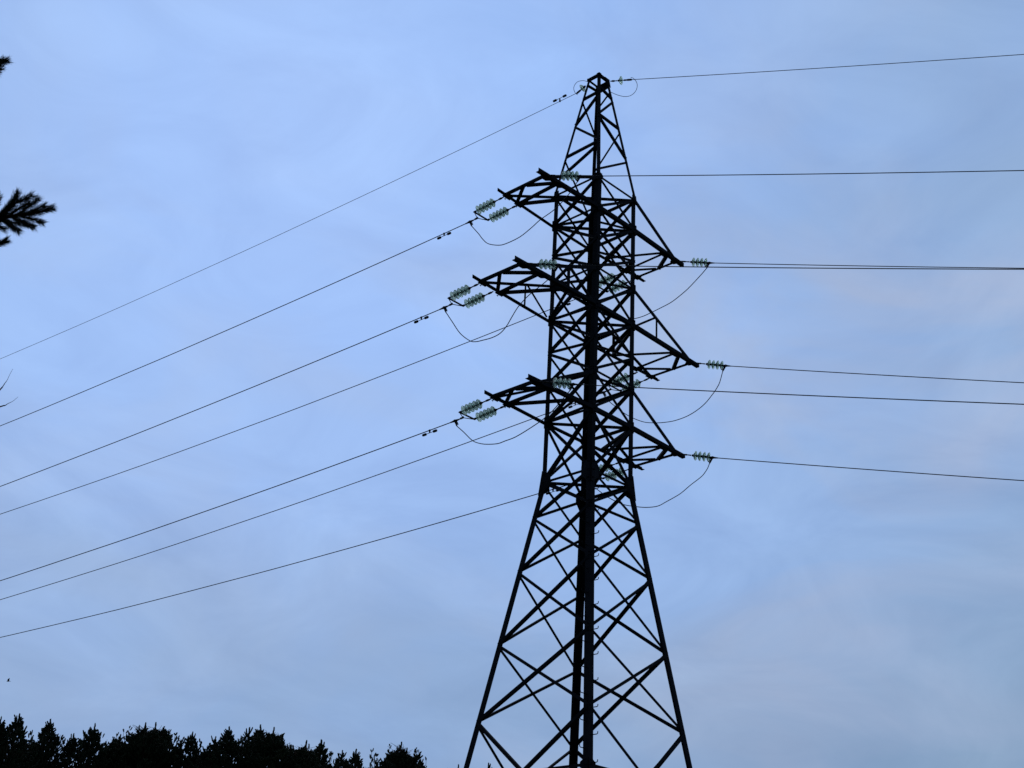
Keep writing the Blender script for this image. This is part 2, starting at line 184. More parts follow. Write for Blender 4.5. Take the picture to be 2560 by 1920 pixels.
# ------------------------------------------------------------------ mesh builder
V = lambda *a: Vector(a)
class MB:
    def __init__(s): s.v = []; s.f = []; s.sm = []
    def add(s, vs, fs, smooth=False):
        o = len(s.v); s.v += [tuple(p) for p in vs]
        s.f += [tuple(i + o for i in f) for f in fs]; s.sm += [smooth] * len(fs)
    def prism(s, loopA, loopB):
        n = len(loopA)
        s.add(list(loopA) + list(loopB), [(i, (i + 1) % n, n + (i + 1) % n, n + i) for i in range(n)] + [tuple(range(n - 1, -1, -1)), tuple(range(n, 2 * n))])
    def angle(s, A, B, e1, e2, w, t, w2=None):
        """rolled steel angle from A to B: flanges of width w along e1 and w2 along e2, thickness t"""
        A, B = Vector(A), Vector(B); a = (B - A).normalized(); w2 = w2 or w
        e1 = Vector(e1); e1 = (e1 - a * e1.dot(a)).normalized()
        e2 = Vector(e2); e2 = (e2 - a * e2.dot(a) - e1 * e2.dot(e1)).normalized()
        sec = [(0, 0), (w, 0), (w, t), (t, t), (t, w2), (0, w2)]
        if e1.cross(e2).dot(a) < 0: sec = sec[::-1]
        s.prism([A + e1 * x + e2 * y for x, y in sec], [B + e1 * x + e2 * y for x, y in sec])
    def plate(s, pts, nrm, t):
        nrm = Vector(nrm).normalized() * t; pts = [Vector(p) for p in pts]
        c = (pts[1] - pts[0]).cross(pts[2] - pts[0])
        if c.dot(nrm) > 0: pts = pts[::-1]
        s.prism([p + nrm for p in pts][::-1], pts[::-1]) if False else s.prism(pts, [p + nrm for p in pts])
    def box(s, c, ax, ay, az):
        c, ax, ay, az = Vector(c), Vector(ax), Vector(ay), Vector(az)
        s.prism([c - az + q for q in (-ax - ay, ax - ay, ax + ay, -ax + ay)], [c + az + q for q in (-ax - ay, ax - ay, ax + ay, -ax + ay)])
    def tube(s, pts, rad, sides=6, smooth=True):
        pts = [Vector(p) for p in pts]; n = len(pts)
        rad = rad if isinstance(rad, (list, tuple)) else [rad] * n
        ref = None; rings = []
        for i, p in enumerate(pts):
            d = (pts[min(i + 1, n - 1)] - pts[max(i - 1, 0)]).normalized()
            if ref is None: ref = d.orthogonal().normalized()
            ref = (ref - d * ref.dot(d))
            ref = ref.normalized() if ref.length > 1e-6 else d.orthogonal().normalized()
            b = d.cross(ref)
            rings.append([p + (ref * math.cos(2 * math.pi * k / sides) + b * math.sin(2 * math.pi * k / sides)) * rad[i] for k in range(sides)])
        vs = [q for r in rings for q in r]
        fs = [(i * sides + k, i * sides + (k + 1) % sides, (i + 1) * sides + (k + 1) % sides, (i + 1) * sides + k) for i in range(n - 1) for k in range(sides)]
        fs += [tuple(range(sides - 1, -1, -1)), tuple(range((n - 1) * sides, n * sides))]
        s.add(vs, fs, smooth)
    def lathe(s, prof, sides=28, axis='x', closed=False):
        """prof: (along, radius) pairs turned about the local x axis"""
        vs = []; n = len(prof)
        for a, r in prof:
            for k in range(sides):
                q = 2 * math.pi * k / sides
                vs.append((a, r * math.cos(q), r * math.sin(q)))
        m = n if closed else n - 1
        fs = [(i * sides + k, ((i + 1) % n) * sides + k, ((i + 1) % n) * sides + (k + 1) % sides, i * sides + (k + 1) % sides) for i in range(m) for k in range(sides)]
        if not closed: fs += [tuple(range(sides)), tuple(range((n - 1) * sides, n * sides))[::-1]]
        s.add(vs, fs, True)
    def mesh(s, name, mat):
        me = bpy.data.meshes.new(name); me.from_pydata(s.v, [], s.f); me.materials.append(mat)
        me.polygons.foreach_set('use_smooth', s.sm); me.validate(); me.update()
        b = bmesh.new(); b.from_mesh(me); bmesh.ops.recalc_face_normals(b, faces=b.faces); b.to_mesh(me); b.free()
        return me
    def build(s, name, mat, parent=None):
        o = bpy.data.objects.new(name, s.mesh(name, mat)); COL.objects.link(o)
        if parent: o.parent = parent
        return o
def smooth_path(pts, k=6):
    pts = [Vector(p) for p in pts]; o = []
    for i in range(len(pts) - 1):
        p0, p1, p2, p3 = pts[max(i - 1, 0)], pts[i], pts[i + 1], pts[min(i + 2, len(pts) - 1)]
        for j in range(k):
            t = j / k
            o.append(0.5 * ((2 * p1) + (p2 - p0) * t + (2 * p0 - 5 * p1 + 4 * p2 - p3) * t * t + (3 * p1 - p0 - 3 * p2 + p3) * t ** 3))
    o.append(pts[-1]); return o
def empty(name, matrix=None, parent=None):
    o = bpy.data.objects.new(name, None); COL.objects.link(o); o.empty_display_size = 0.3
    if parent: o.parent = parent
    if matrix: o.matrix_world = matrix
    return o
def tag(o, label, cat, group=None, kind=None):
    if label: o['label'] = label
    if cat: o['category'] = cat
    if group: o['group'] = group
    if kind: o['kind'] = kind
    return o
def link_mesh(name, me, parent, loc=(0, 0, 0)):
    o = bpy.data.objects.new(name, me); COL.objects.link(o); o.parent = parent; o.location = loc; return o

# ------------------------------------------------------------------ ground
def make_ground():
    rnd = random.Random(4); n = 60; S = 700.0
    vs = []; fs = []
    for j in range(n + 1):
        for i in range(n + 1):
            x = (i / n - 0.5) * 2 * S; y = (j / n - 0.5) * 2 * S
            d = math.hypot(x, y - 20)
            z = -0.02 + (0.25 * math.sin(x * 0.03 + 1) * math.cos(y * 0.025)) * min(1, max(0, d - 60) / 60)
            vs.append((x, y, z))
    for j in range(n):
        for i in range(n):
            a = j * (n + 1) + i; fs.append((a, a + 1, a + n + 2, a + n + 1))
    mb = MB(); mb.add(vs, fs, True); g = mb.build('ground', GROUND)
    tag(g, 'rough dry grass ground under the pylon', None, kind='structure')
make_ground()

# ------------------------------------------------------------------ pylon
TOWER_M = Matrix.Translation((2.046, 33.044, 0)) @ Matrix.Rotation(math.radians(45.234), 4, 'Z')
T = lambda p: TOWER_M @ Vector(p)
tower = empty('lattice_pylon', TOWER_M)
tag(tower, 'tall dark steel lattice pylon with six cross arms against the sky', 'pylon')
CORNER = {'F': (-1, -1), 'R': (1, -1), 'L': (-1, 1), 'B': (1, 1)}
FACES = {'LF': ('L', 'F', V(1, 0, 0)), 'RF': ('F', 'R', V(0, 1, 0)), 'RB': ('R', 'B', V(-1, 0, 0)), 'LB': ('B', 'L', V(0, -1, 0))}
SIGN = {'LF': (-1, -1), 'RF': (-1, 1), 'RB': (-1, 1), 'LB': (-1, 1)}
def hw(z):
    if z <= Z['k']: return H['k'] + (H['n0'] - H['k']) * (Z['k'] - z) / (Z['k'] - Z['n0'])
    if z <= Z['b3']: return H['k'] + (H['b3'] - H['k']) * (z - Z['k']) / (Z['b3'] - Z['k'])
    return H['b3'] + (H['t'] - H['b3']) * (z - Z['b3']) / (Z['t'] - Z['b3'])
def P(c, z, off=0.0):
    h = hw(z) + off; return V(CORNER[c][0] * h, CORNER[c][1] * h, z)
def bolt(mb, p, n, r=0.016, l=0.018):
    n = Vector(n).normalized(); mb.tube([Vector(p) - n * 0.004, Vector(p) + n * l], r, 6, False)

LEG_NODES = ['n5', 'n4', 'n3', 'n2', 'n1']
for c in 'FLRB':
    cx, cy = CORNER[c]
    for nm, z0, z1, w, t in (('leg', Z['n0'], Z['k'], 0.156, 0.013), ('leg', Z['k'], Z['b3'], 0.140, 0.012), ('peak_leg', Z['b3'], Z['t'], 0.074, 0.008)):
        mb = MB(); A, B = P(c, z0), P(c, z1 + (0.12 if nm == 'leg' and z1 == Z['b3'] else 0))
        mb.angle(A, B, V(-cx, 0, 0), V(0, -cy, 0), w, t)
        if z0 == Z['n0']:
            for k in LEG_NODES:
                for dz in (-0.09, 0.0, 0.09):
                    q = P(c, Z[k] + dz)
                    bolt(mb, q + V(-cx * 0.05, 0, 0), (0, cy, 0)); bolt(mb, q + V(0, -cy * 0.05, 0), (cx, 0, 0))
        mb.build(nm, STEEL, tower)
# concrete footings
for c in 'FLRB':
    p = P(c, 0.0); mb = MB()
    mb.prism([p + V(a * 0.45, b * 0.45, -0.3) for a, b in ((-1, -1), (1, -1), (1, 1), (-1, 1))], [p + V(a * 0.28, b * 0.28, 0.3) for a, b in ((-1, -1), (1, -1), (1, 1), (-1, 1))])
    mb.build('footing', CONCRETE, tower)

def face_bar(mb, A, B, n, sgn, w, off, t=0.006):
    """angle lying on a face of the tower, second flange turned inward along n"""
    A, B = Vector(A) + n * off, Vector(B) + n * off
    a = (B - A).normalized(); nn = (n - a * n.dot(a)).normalized(); e = nn.cross(a) * sgn
    sh = e * (-w * 0.5)
    mb.angle(A + sh, B + sh, e, nn, w, t)
def inset(a, b, d):
    u = (b - a).normalized(); return a + u * d, b - u * d
PANELS = [('n0', 'n5', .085), ('n4', 'n3', .076), ('n3', 'n2', .076), ('n2', 'n1', .074), ('n1', 'k', .074),
          ('k', 'a1', .088), ('a1', 'b1', .076), ('b1', 'm1', .072), ('m1', 'a2', .074), ('a2', 'b2', .078), ('b2', 'm2', .068), ('m2', 'a3', .072), ('a3', 'b3', .066)]
for z0, z1, w in PANELS:
    if z0 == 'n4':   # V bracing from the leg nodes down to the middle of the strut below
        for f, (a, b, n) in FACES.items():
            mid = (P(a, Z['n5']) + P(b, Z['n5'])) / 2; mb = MB()
            for c, s in ((a, 1), (b, -SIGN[f][0])):
                face_bar(mb, P(c, Z['n4']) * 0.985 + mid * 0.015, mid * 0.99 + P(c, Z['n4']) * 0.01, n, s, .078, -0.008 if c == a else -0.016)
            mb.build('v_brace', STEEL, tower)
    for f, (a, b, n) in FACES.items():
        mb = MB()
        A, B = inset(P(a, Z[z0]), P(b, Z[z1]), .03); face_bar(mb, A, B, n, SIGN[f][0], w, -0.008)
        A, B = inset(P(a, Z[z1]), P(b, Z[z0]), .03); face_bar(mb, A, B, n, SIGN[f][1], w, 0.016)
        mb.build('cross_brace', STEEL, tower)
for k in ('n5', 'k', 'a1', 'b1', 'a2', 'b2', 'a3', 'b3'):
    for f, (a, b, n) in FACES.items():
        big = k[0] == 'a' and f in ('RF', 'LB')
        A, B = inset(P(a, Z[k]), P(b, Z[k]), .02); mb = MB()
        if big:
            mb.angle(A - n * 0.018 + V(0, 0, -.05), B - n * 0.018 + V(0, 0, -.05), V(0, 0, 1), n, 0.105, 0.008)
        else:
            face_bar(mb, A, B, n, 1, .068, 0.03)
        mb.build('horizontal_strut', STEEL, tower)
for k in ('k', 'a1', 'a2', 'a3', 'b3'):
    A, B = inset(P('L', Z[k] - .03), P('R', Z[k] - .03), .08); mb = MB()
    mb.angle(A, B, V(0, 0, 1), V(1, 1, 0), .062, .006); mb.build('plan_brace', STEEL, tower)
    A, B = inset(P('F', Z[k] - .10), P('B', Z[k] - .10), .08); mb = MB()
    mb.angle(A, B, V(0, 0, 1), V(-1, 1, 0), .055, .006); mb.build('plan_brace', STEEL, tower)
# gusset plates at the bend of the legs and where the arms and their ties meet the body
def gusset(c, k, su, dz0, dz1):
    cx, cy = CORNER[c]; z = Z[k]
    for ax in (0, 1):
        d = V(-cx, 0, 0) if ax == 0 else V(0, -cy, 0); nrm = V(0, cy, 0) if ax == 0 else V(cx, 0, 0)
        lo, hi = P(c, z - dz0), P(c, z + dz1); mid = P(c, z)
        o = nrm * 0.012; mb = MB()
        mb.plate([lo + o, lo + d * su * .30 + o, mid + d * su + V(0, 0, -dz0 * .35) + o, mid + d * su + V(0, 0, dz1 * .35) + o, hi + d * su * .30 + o, hi + o], nrm, 0.009)
        for i in range(3):
            for j in (0.25, 0.75):
                bolt(mb, lo.lerp(hi, (i + .5) / 3) + d * (0.03 + 0.09 * j) + o + nrm * .009, nrm, .014)
        mb.build('gusset_plate', STEEL, tower)
for c in 'FLRB':
    gusset(c, 'k', .30, .36, .30)
    for k in ('a1', 'a2', 'a3'): gusset(c, k, .20, .15, .15)
    for k in ('b1', 'b2', 'b3'): gusset(c, k, .17, .13, .12)
    gusset(c, 'n5', .22, .16, .16)
# step bolts up the near leg
for i in range(-11, 8):
    for side in (0, 1):
        z = 9.83 + 0.62 * i - 0.31 * side
        if z < 2.6 or z > 14.3: continue
        d, n = (V(1, 0, 0), V(0, -1, 0)) if side == 0 else (V(0, 1, 0), V(-1, 0, 0))
        q = P('F', z) + d * 0.085
        mb = MB(); mb.tube([q - n * .03, q + n * .02, q + n * .165, q + n * .185 + V(0, 0, .012), q + n * .19 + V(0, 0, .055)], .0102, 6)
        mb.build('step_bolt', STEEL, tower)
# peak lacing
for a, za, b, zb in PEAK:
    f = [k for k, q in FACES.items() if {q[0], q[1]} == {a, b}][0]; n = FACES[f][2]
    zb = min(zb, Z['t'] - .02)
    if a != FACES[f][0]: a, za, b, zb = b, zb, a, za
    sg = {'LF': -1, 'RF': 1 if zb > za else -1, 'RB': -1, 'LB': -1 if zb > za else 1}[f]
    A, B = inset(P(a, za), P(b, zb), .01); mb = MB()
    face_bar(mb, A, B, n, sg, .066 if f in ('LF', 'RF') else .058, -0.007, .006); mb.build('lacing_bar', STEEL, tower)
# head of the peak: a small frame of angles with plates for the earth wires
mb = MB(); zt = Z['t']
for f, (a, b, n) in FACES.items():
    A, B = inset(P(a, zt), P(b, zt), -.03); mb.angle(A - n * .012, B - n * .012, V(0, 0, 1), n, .075, .007)
    if f == 'RB':
        o = -n * .022; mb.plate([P(a, zt) + o + V(0, 0, .07), P(b, zt) + o + V(0, 0, .07), P(b, zt - .20) + o, P(a, zt - .16) + o], -n, .008)
    if f == 'RF':
        o = -n * .022; p0, p1 = P(a, zt), P(b, zt); mb.plate([p0.lerp(p1, .55) + o + V(0, 0, .07), p1 + o + V(0, 0, .07), P(b, zt - .22) + o, p0.lerp(p1, .72) + o + V(0, 0, -.14)], -n, .008)
mb.box(P('F', zt) + V(.05, .05, .08), V(.05, 0, 0), V(0, .05, 0), V(0, 0, .035))
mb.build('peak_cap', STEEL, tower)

# cross arms: built for the side x < 0, turned half a turn for the other side
def cross_arm(i, side):
    arm = empty('cross_arm', None, tower); arm.rotation_euler = (0, 0, math.pi if side > 0 else 0)
    za, zb, ln, we, h = Z['a%d' % i] - .05, Z['b%d' % i], ARM_LEN[i], ARM_HALF, H['a%d' % i]
    up = V(0, 0, 1)
    N_, T_ = {}, {}
    for s in (-1, 1):   # -1 the chord on the outer face seen first, +1 the other
        A = V(-h + .06, s * (h + .022), za); B = V(-ln - .31, s * we, za)
        N_[s] = A; T_[s] = V(-ln, s * we, za)
        mb = MB(); mb.angle(A, B, up, V(0, -s, 0), .102, .010)
        for q in range(5): bolt(mb, B + (A - B).normalized() * (.2 + .07 * q) + V(0, s * .001, .05), (0, s, 0), .013)
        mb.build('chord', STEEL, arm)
    lerp = lambda s, k: T_[s].lerp(N_[s], k)      # k = 0 at the tip, 1 at the body
    mb = MB(); mb.angle(T_[-1] + V(-.03, .01, .012), T_[1] + V(-.03, -.01, .012), up, V(1, 0, 0), .072, .008); mb.build('end_strut', STEEL, arm)
    M = (T_[-1] + T_[1]) / 2
    kp = .26; PL, PF, QF = lerp(1, kp), lerp(-1, .23), lerp(-1, .68 if i != 2 else .62)
    for A, B, w, dz in ((M, PL, .10, .012), (M, PF, .075, .014), (PL, PF, .075, .026), (PL, QF, .085, .016), (QF, N_[1], .09, .024)):
        A, B = inset(A + V(0, 0, dz), B + V(0, 0, dz), .02); mb = MB(); mb.angle(A, B, up, up.cross(B - A), .07, .007, w); mb.build('plan_brace', STEEL, arm)
    for s in (-1, 1):   # ties up to the body, struts hung from the ties of the long arms
        A = V(-h + .05, s * (h + .018), zb); B = V(-ln + .03, s * (we + .006), za + .05)
        mb = MB(); w = .06 if s == -side else .098; mb.angle(A, B, V(0, -s, 0), V(0, 0, -1), w, .008); mb.build('tie', STEEL, arm)
        if i == 2:
            q = A.lerp(B, .40); c0 = lerp(s, .60) + V(0, 0, .1)
            mb = MB(); mb.angle(V(q.x, q.y - s * .02, q.z), V(q.x, c0.y - s * .02, c0.z - .04), V(1, 0, 0), V(0, -s, 0), .06, .006); mb.build('hanger', STEEL, arm)
            mb = MB(); mb.angle(V(q.x + .05, q.y - s * .03, q.z - .02), lerp(s, .93) + V(0, -s * .03, .09), V(1, 0, 0), V(0, -s, 0), .06, .006); mb.build('hanger', STEEL, arm)
        # gusset plates at the tip and at the second attachment point
        for pt, r in ((T_[s] + V(.06, 0, 0), .15), (lerp(s, kp), .14)):
            mb = MB()
            mb.plate([pt + V(-r, s * .03, -.004), pt + V(-r * .55, s * .05, -.004), pt + V(r * .9, s * .05, -.004), pt + V(r * 1.1, -s * .05, -.004), pt + V(r * .5, -s * r * 1.1, -.004), pt + V(-r * .6, -s * r * 1.1, -.004)], V(0, 0, -1), .008)
            for q in range(4): bolt(mb, pt + V(-r * .7 + q * r * .5, s * .02, -.012), (0, 0, -1), .014, .02)
            mb.tube([pt + V(0, s * .03, -.012), pt + V(0, s * .06, -.05), pt + V(0, s * .09, -.012)], .011, 6)
            mb.build('gusset_plate', STEEL, arm)
    return arm
for i in (1, 2, 3):
    for side in (-1, 1): cross_arm(i, side)

# ------------------------------------------------------------------ insulator strings
def disc_meshes(pitch):
    g = MB()
    prof = [(-.034, .040), (-.032, .056), (-.022, .082), (-.006, .108), (.012, .126), (.020, .131), (.026, .128), (.014, .117), (.012, .108), (.028, .104), (.028, .098), (.006, .094),
            (.004, .084), (.024, .080), (.024, .074), (.0, .070), (-.002, .060), (.020, .056), (.020, .050), (-.006, .046), (-.012, .040)]
    g.lathe(prof, 32, closed=True)
    c = MB()
    e = pitch - .034
    c.lathe([(-e - .004, .014), (-e, .024), (-e + .015, .030), (-.044, .036), (-.038, .041), (-.030, .041), (-.010, .0395), (.0, .036), (.006, .016), (.036, .014)], 20)
    return g.mesh('glass_disc', GLASS), c.mesh('cap', FITTING)
DISC_SHORT, DISC_LONG = disc_meshes(.1165), disc_meshes(.119)
def frame(origin, x, yhint):
    x = Vector(x).normalized(); y = Vector(yhint); y = (y - x * y.dot(x)).normalized(); z = x.cross(y)
    m = Matrix((x, y, z)).transposed().to_4x4(); m.translation = origin; return m
def put_discs(root, start, n, d0, pitch, meshes):
    for k in range(n):
        g = link_mesh('glass_disc', meshes[0], root, start + V(d0 + k * pitch, 0, 0))
        link_mesh('cap', meshes[1], g)
def shackle(mb, a, b):
    a, b = Vector(a), Vector(b); d = (b - a)
    mb.tube([a, a + d * .25], [.016, .02], 6); mb.box(a + d * .38, d * .14, V(0, .028, 0), V(0, 0, .012))
    mb.tube([a + d * .5, a + d * .62], .024, 8); mb.tube([a + d * .6, b], [.014, .018], 6)
def clamp_mesh(mb, c, back, fwd, down):
    """bolted dead-end clamp: body along the line, jumper lug bent down with U bolts"""
    c, back, fwd, down = Vector(c), Vector(back).normalized(), Vector(fwd).normalized(), Vector(down).normalized()
    mb.tube([c + back * .13, c + back * .04, c, c + fwd * .05, c + fwd * .16], [.018, .03, .042, .026, .014], 8)
    j = (down * .9 - fwd * .42).normalized()
    mb.tube([c, c + j * .05, c + j * .15, c + j * .19], [.03, .026, .022, .013], 8)
    sd = j.cross(fwd).normalized()
    out = j.cross(sd).normalized()
    if out.dot(fwd) > 0: out = -out
    for k in range(3):
        q = c + j * (.05 + .045 * k)
        mb.tube([q, q + out * .062], .0085, 6, False); mb.box(q + out * .035, out * .006, sd * .03, j * .014)
    return c + j * .185
jumper_ends = {}
U = V(1, 0, 0)
def double_string(i, side, label):
    n = '%d%s' % (i, 'L' if side < 0 else 'R'); C = V(*SPAN_LEFT[n][0])
    we, ln, za = ARM_HALF, ARM_LEN[i], Z['a%d' % i] - .055
    a1 = V(side * ln, we + .06, za); a2 = V(side * (ln - .52), we + .06, za); mid = (a1 + a2) / 2
    rot = TOWER_M.to_3x3()
    X = (C - mid); D = X.length; X = X / D; Y = U
    root = empty('insulator_string', frame(T(mid), rot @ X, rot @ Y)); tag(root, label, 'insulator', 'glass insulator strings on the pylon')
    inv = (TOWER_M.inverted() @ root.matrix_world).inverted()
    l = lambda p: inv @ Vector(p)
    s1, s2 = l(a1), l(a2); xs = D
    for s in (s1, s2):
        mb = MB(); shackle(mb, s, V(s.x + .265, s.y, s.z)); mb.build('link', FITTING, root)
        put_discs(root, V(0, s.y, s.z) + V(s.x, 0, 0), 5, .355, .1165, DISC_SHORT)
        mb = MB(); mb.tube([V(s.x + .84, s.y, s.z), V(s.x + .955, s.y, s.z)], .016, 6); mb.box(V(s.x + .96, s.y, s.z), V(.035, 0, 0), V(0, .02, 0), V(0, 0, .02)); mb.build('link', FITTING, root)
    y1, y2 = s1 + V(.975, 0, 0), s2 + V(.975, 0, 0); ap = (y1 + y2) / 2 + V(.135, 0, 0)
    mb = MB(); dy = (y2 - y1).normalized(); w = V(.025, 0, 0)
    mb.plate([y1 - w - dy * .03, y2 - w + dy * .03, y2 + w + dy * .03, y1 + w - dy * .03], V(0, 0, 1), .016)
    for q in (y1, y2):
        mb.tube([q + V(.01, 0, .008), ap + V(0, 0, .008)], .011, 6)
    mb.tube([ap - V(.02, 0, 0), ap + V(.02, 0, 0)], .03, 8); mb.build('yoke_plate', FITTING, root)
    mb = MB(); c = l(C); dl = rot.inverted()
    fw = inv.to_3x3() @ (V(*SPAN_LEFT[n][1]) - C); dn = inv.to_3x3() @ V(0, 0, -1)
    shackle(mb, ap, c - fw.normalized() * .12)
    e = clamp_mesh(mb, c, -fw, fw, dn); mb.build('tension_clamp', FITTING, root)
    jumper_ends[n] = [inv.inverted() @ e]
def single_string(i, side, label):
    n = '%d%s' % (i, 'L' if side < 0 else 'R'); C = V(*SPAN_RIGHT[n][0])
    we, ln, za = ARM_HALF, ARM_LEN[i], Z['a%d' % i] - .055
    a = V(side * ln, -we - .06, za); rot = TOWER_M.to_3x3()
    X = C - a; D = X.length
    root = empty('insulator_string', frame(T(a), rot @ X, rot @ U)); tag(root, label, 'insulator', 'glass insulator strings on the pylon')
    inv = (TOWER_M.inverted() @ root.matrix_world).inverted()
    mb = MB(); shackle(mb, V(0, 0, 0), V(.31, 0, 0)); mb.build('link', FITTING, root)
    put_discs(root, V(0, 0, 0), 4, .415, .120, DISC_LONG)
    mb = MB(); c = inv @ C; fw = inv.to_3x3() @ (V(*SPAN_RIGHT[n][1]) - C); dn = inv.to_3x3() @ V(0, 0, -1)
    mb.tube([V(.80, 0, 0), V(.86, 0, 0), c - fw.normalized() * .1], [.014, .02, .016], 6)
    e = clamp_mesh(mb, c, -fw, fw, dn); mb.build('tension_clamp', FITTING, root)
    jumper_ends[n].append(inv.inverted() @ e)
LV = {1: 'lowest', 2: 'middle', 3: 'uppermost'}
for i in (3, 2, 1):
    double_string(i, -1, 'twin rows of glass discs slanting down from tip of %s left-reaching arm' % LV[i])
    single_string(i, -1, 'single glass disc string beside bare beam end of %s left-reaching arm' % LV[i])
    double_string(i, 1, 'twin rows of glass discs seen through the lattice beneath %s right-reaching arm' % LV[i])
    single_string(i, 1, 'single string of four glass discs standing out from tip of %s right-reaching arm' % LV[i])
def earth_string(C, A, label, k0):
    A, C = Vector(A), Vector(C); rot = TOWER_M.to_3x3()
    root = empty('insulator_string', frame(T(A), rot @ (C - A), rot @ V(1, 1, 0))); tag(root, label, 'insulator', 'glass insulator strings on the pylon')
    D = (C - A).length
    mb = MB(); shackle(mb, V(0, 0, 0), V(max(.03, D * k0 - .1), 0, 0)); mb.build('link', FITTING, root)
    put_discs(root, V(0, 0, 0), 1, D * k0, .1165, DISC_SHORT)
    mb = MB(); mb.tube([V(D * k0 + .03, 0, 0), V(D - .22, 0, 0), V(D - .2, 0, 0), V(D - .12, 0, 0), V(D - .1, 0, 0), V(D + .02, 0, 0), V(D + .05, 0, 0)], [.012, .014, .026, .022, .03, .03, .01], 8); mb.build('tension_clamp', FITTING, root)
earth_string(SPAN_LEFT['g'][0], P('L', Z['t'] - .18) + V(-.02, .02, 0), 'single pale glass disc just under the pylon top, on the descending earth wire', .30)
earth_string(SPAN_RIGHT['g'][0], P('R', Z['t']) + V(.02, -.05, .02), 'single upright glass disc at the very top of the pylon, on the level earth wire', .50)

# ------------------------------------------------------------------ line wires, jumpers, dampers
def wire_thing(name, pts, r, label, cat, group, k=5, sides=6):
    mb = MB(); path = [T(p) for p in smooth_path(pts, k)]; o = path[0].copy()
    mb.tube([p - o for p in path], r, sides); w = mb.build(name, WIRE); w.location = o; tag(w, label, cat, group); return w
WIRE_R = 0.0138
NAME = {'3L': 'upper left-reaching arm', '2L': 'middle left-reaching arm', '1L': 'lowest left-reaching arm', '3R': 'upper right-reaching arm', '2R': 'middle right-reaching arm', '1R': 'lowest right-reaching arm'}
SLOPE = {'3L': 'sloping line wire on the twin discs of the uppermost left-reaching arm', '2L': 'sloping line wire on the twin discs of the middle left-reaching arm',
         '3R': 'sloping line wire coming out of the lattice below the middle left-reaching arm', '1L': 'sloping line wire on the twin discs of the lowest left-reaching arm',
         '2R': 'sloping line wire coming out of the lattice below the lowest left-reaching arm', '1R': 'lowest sloping line wire, coming out beside the bend of the pylon legs'}
LEVEL = {'3L': 'level line wire crossing the pylon at the foot of its peak', '2L': 'level line wire crossing the lattice just under the uppermost right-reaching arm',
         '1L': 'near level line wire crossing the lattice just under the middle right-reaching arm', '3R': 'near level line wire on the end of the uppermost right-reaching arm',
         '2R': 'near level line wire on the end of the middle right-reaching arm', '1R': 'lowest near level line wire, on the end of the lowest right-reaching arm'}
for n in ('3L', '2L', '3R', '1L', '2R', '1R'):
    wire_thing('line_wire', SPAN_LEFT[n], WIRE_R, SLOPE[n], 'power line', 'line wires on the pylon')
    wire_thing('line_wire', SPAN_RIGHT[n], .0122, LEVEL[n], 'power line', 'line wires on the pylon')
wire_thing('earth_wire', SPAN_LEFT['g'], .0085, 'thin earth wire sloping down from the pylon top, highest of the sloping wires', 'power line', 'earth wires')
wire_thing('earth_wire', SPAN_RIGHT['g'], .0105, 'earth wire rising gently away from the pylon top, highest wire of all', 'power line', 'earth wires')
for n, pts in JUMPERS.items():
    a, b = jumper_ends[n]
    wire_thing('jumper_cable', [a] + pts[1:-1] + [b], .0118, 'slack jumper cable looping under the %s between its two glass strings' % NAME[n], 'jumper cable', 'jumper cables under the arms')
wire_thing('jumper_cable', LOOP_LEFT, .008, 'small round wire loop beside the pylon top, on the descending earth wire', 'jumper cable', 'earth wire loops')
wire_thing('jumper_cable', LOOP_RIGHT, .008, 'larger round wire loop hanging under the topmost glass disc', 'jumper cable', 'earth wire loops')

def damper(n, dist, label, above=False):
    pts = [V(*p) for p in SPAN_LEFT[n]]; p0, p1 = pts[0], pts[1]; d = (p1 - p0).normalized()
    path = smooth_path(pts, 12); acc = 0; q = path[0]
    for a, b in zip(path, path[1:]):
        if acc + (b - a).length >= dist: q = a + (b - a).normalized() * (dist - acc); d = (b - a).normalized(); break
        acc += (b - a).length
    rot = TOWER_M.to_3x3(); root = empty('vibration_damper', frame(T(q), rot @ d, rot @ V(1, 0, 0))); tag(root, label, 'damper', 'vibration dampers on the sloping wires')
    m3 = (TOWER_M.inverted() @ root.matrix_world).to_3x3().inverted(); dn = m3 @ V(0, 0, -1); dn = V(0, dn.y, dn.z).normalized()
    s = -1 if above else 1; h = dn * s * (.115 if above else .075)
    mb = MB(); mb.tube([-dn * s * .016, dn * s * .02, h], [.022, .026, .016], 8); mb.tube([V(-.02, 0, 0), V(.02, 0, 0)], .022, 8); mb.build('clamp', FITTING, root)
    mb = MB(); mb.tube([V(-.17, 0, 0) + h, V(0, 0, 0) + h * 1.0, V(.17, 0, 0) + h], .008, 6); mb.build('messenger_cable', FITTING, root)
    for k in (-1, 1):
        mb = MB(); mb.tube([V(k * .11, 0, 0) + h, V(k * .12, 0, 0) + h, V(k * .20, 0, 0) + h, V(k * .23, 0, 0) + h, V(k * .238, 0, 0) + h], [.02, .034, .036, .03, .012], 10); mb.build('weight', FITTING, root)
damper('3L', .89, 'black dumbbell damper on wire of the uppermost left-reaching arm')
damper('2L', .76, 'black dumbbell damper on wire of the middle left-reaching arm')
damper('1L', .82, 'black dumbbell damper on wire of the lowest left-reaching arm')
damper('3R', .94, 'dumbbell damper seen inside the lattice below the middle left-reaching arm')
damper('2R', .97, 'dumbbell damper seen inside the lattice below the lowest left-reaching arm')
damper('1R', 1.08, 'dumbbell damper half hidden by the leg at the bend of the pylon')
damper('g', .62, 'small dumbbell damper standing on the thin earth wire near the pylon top', True)

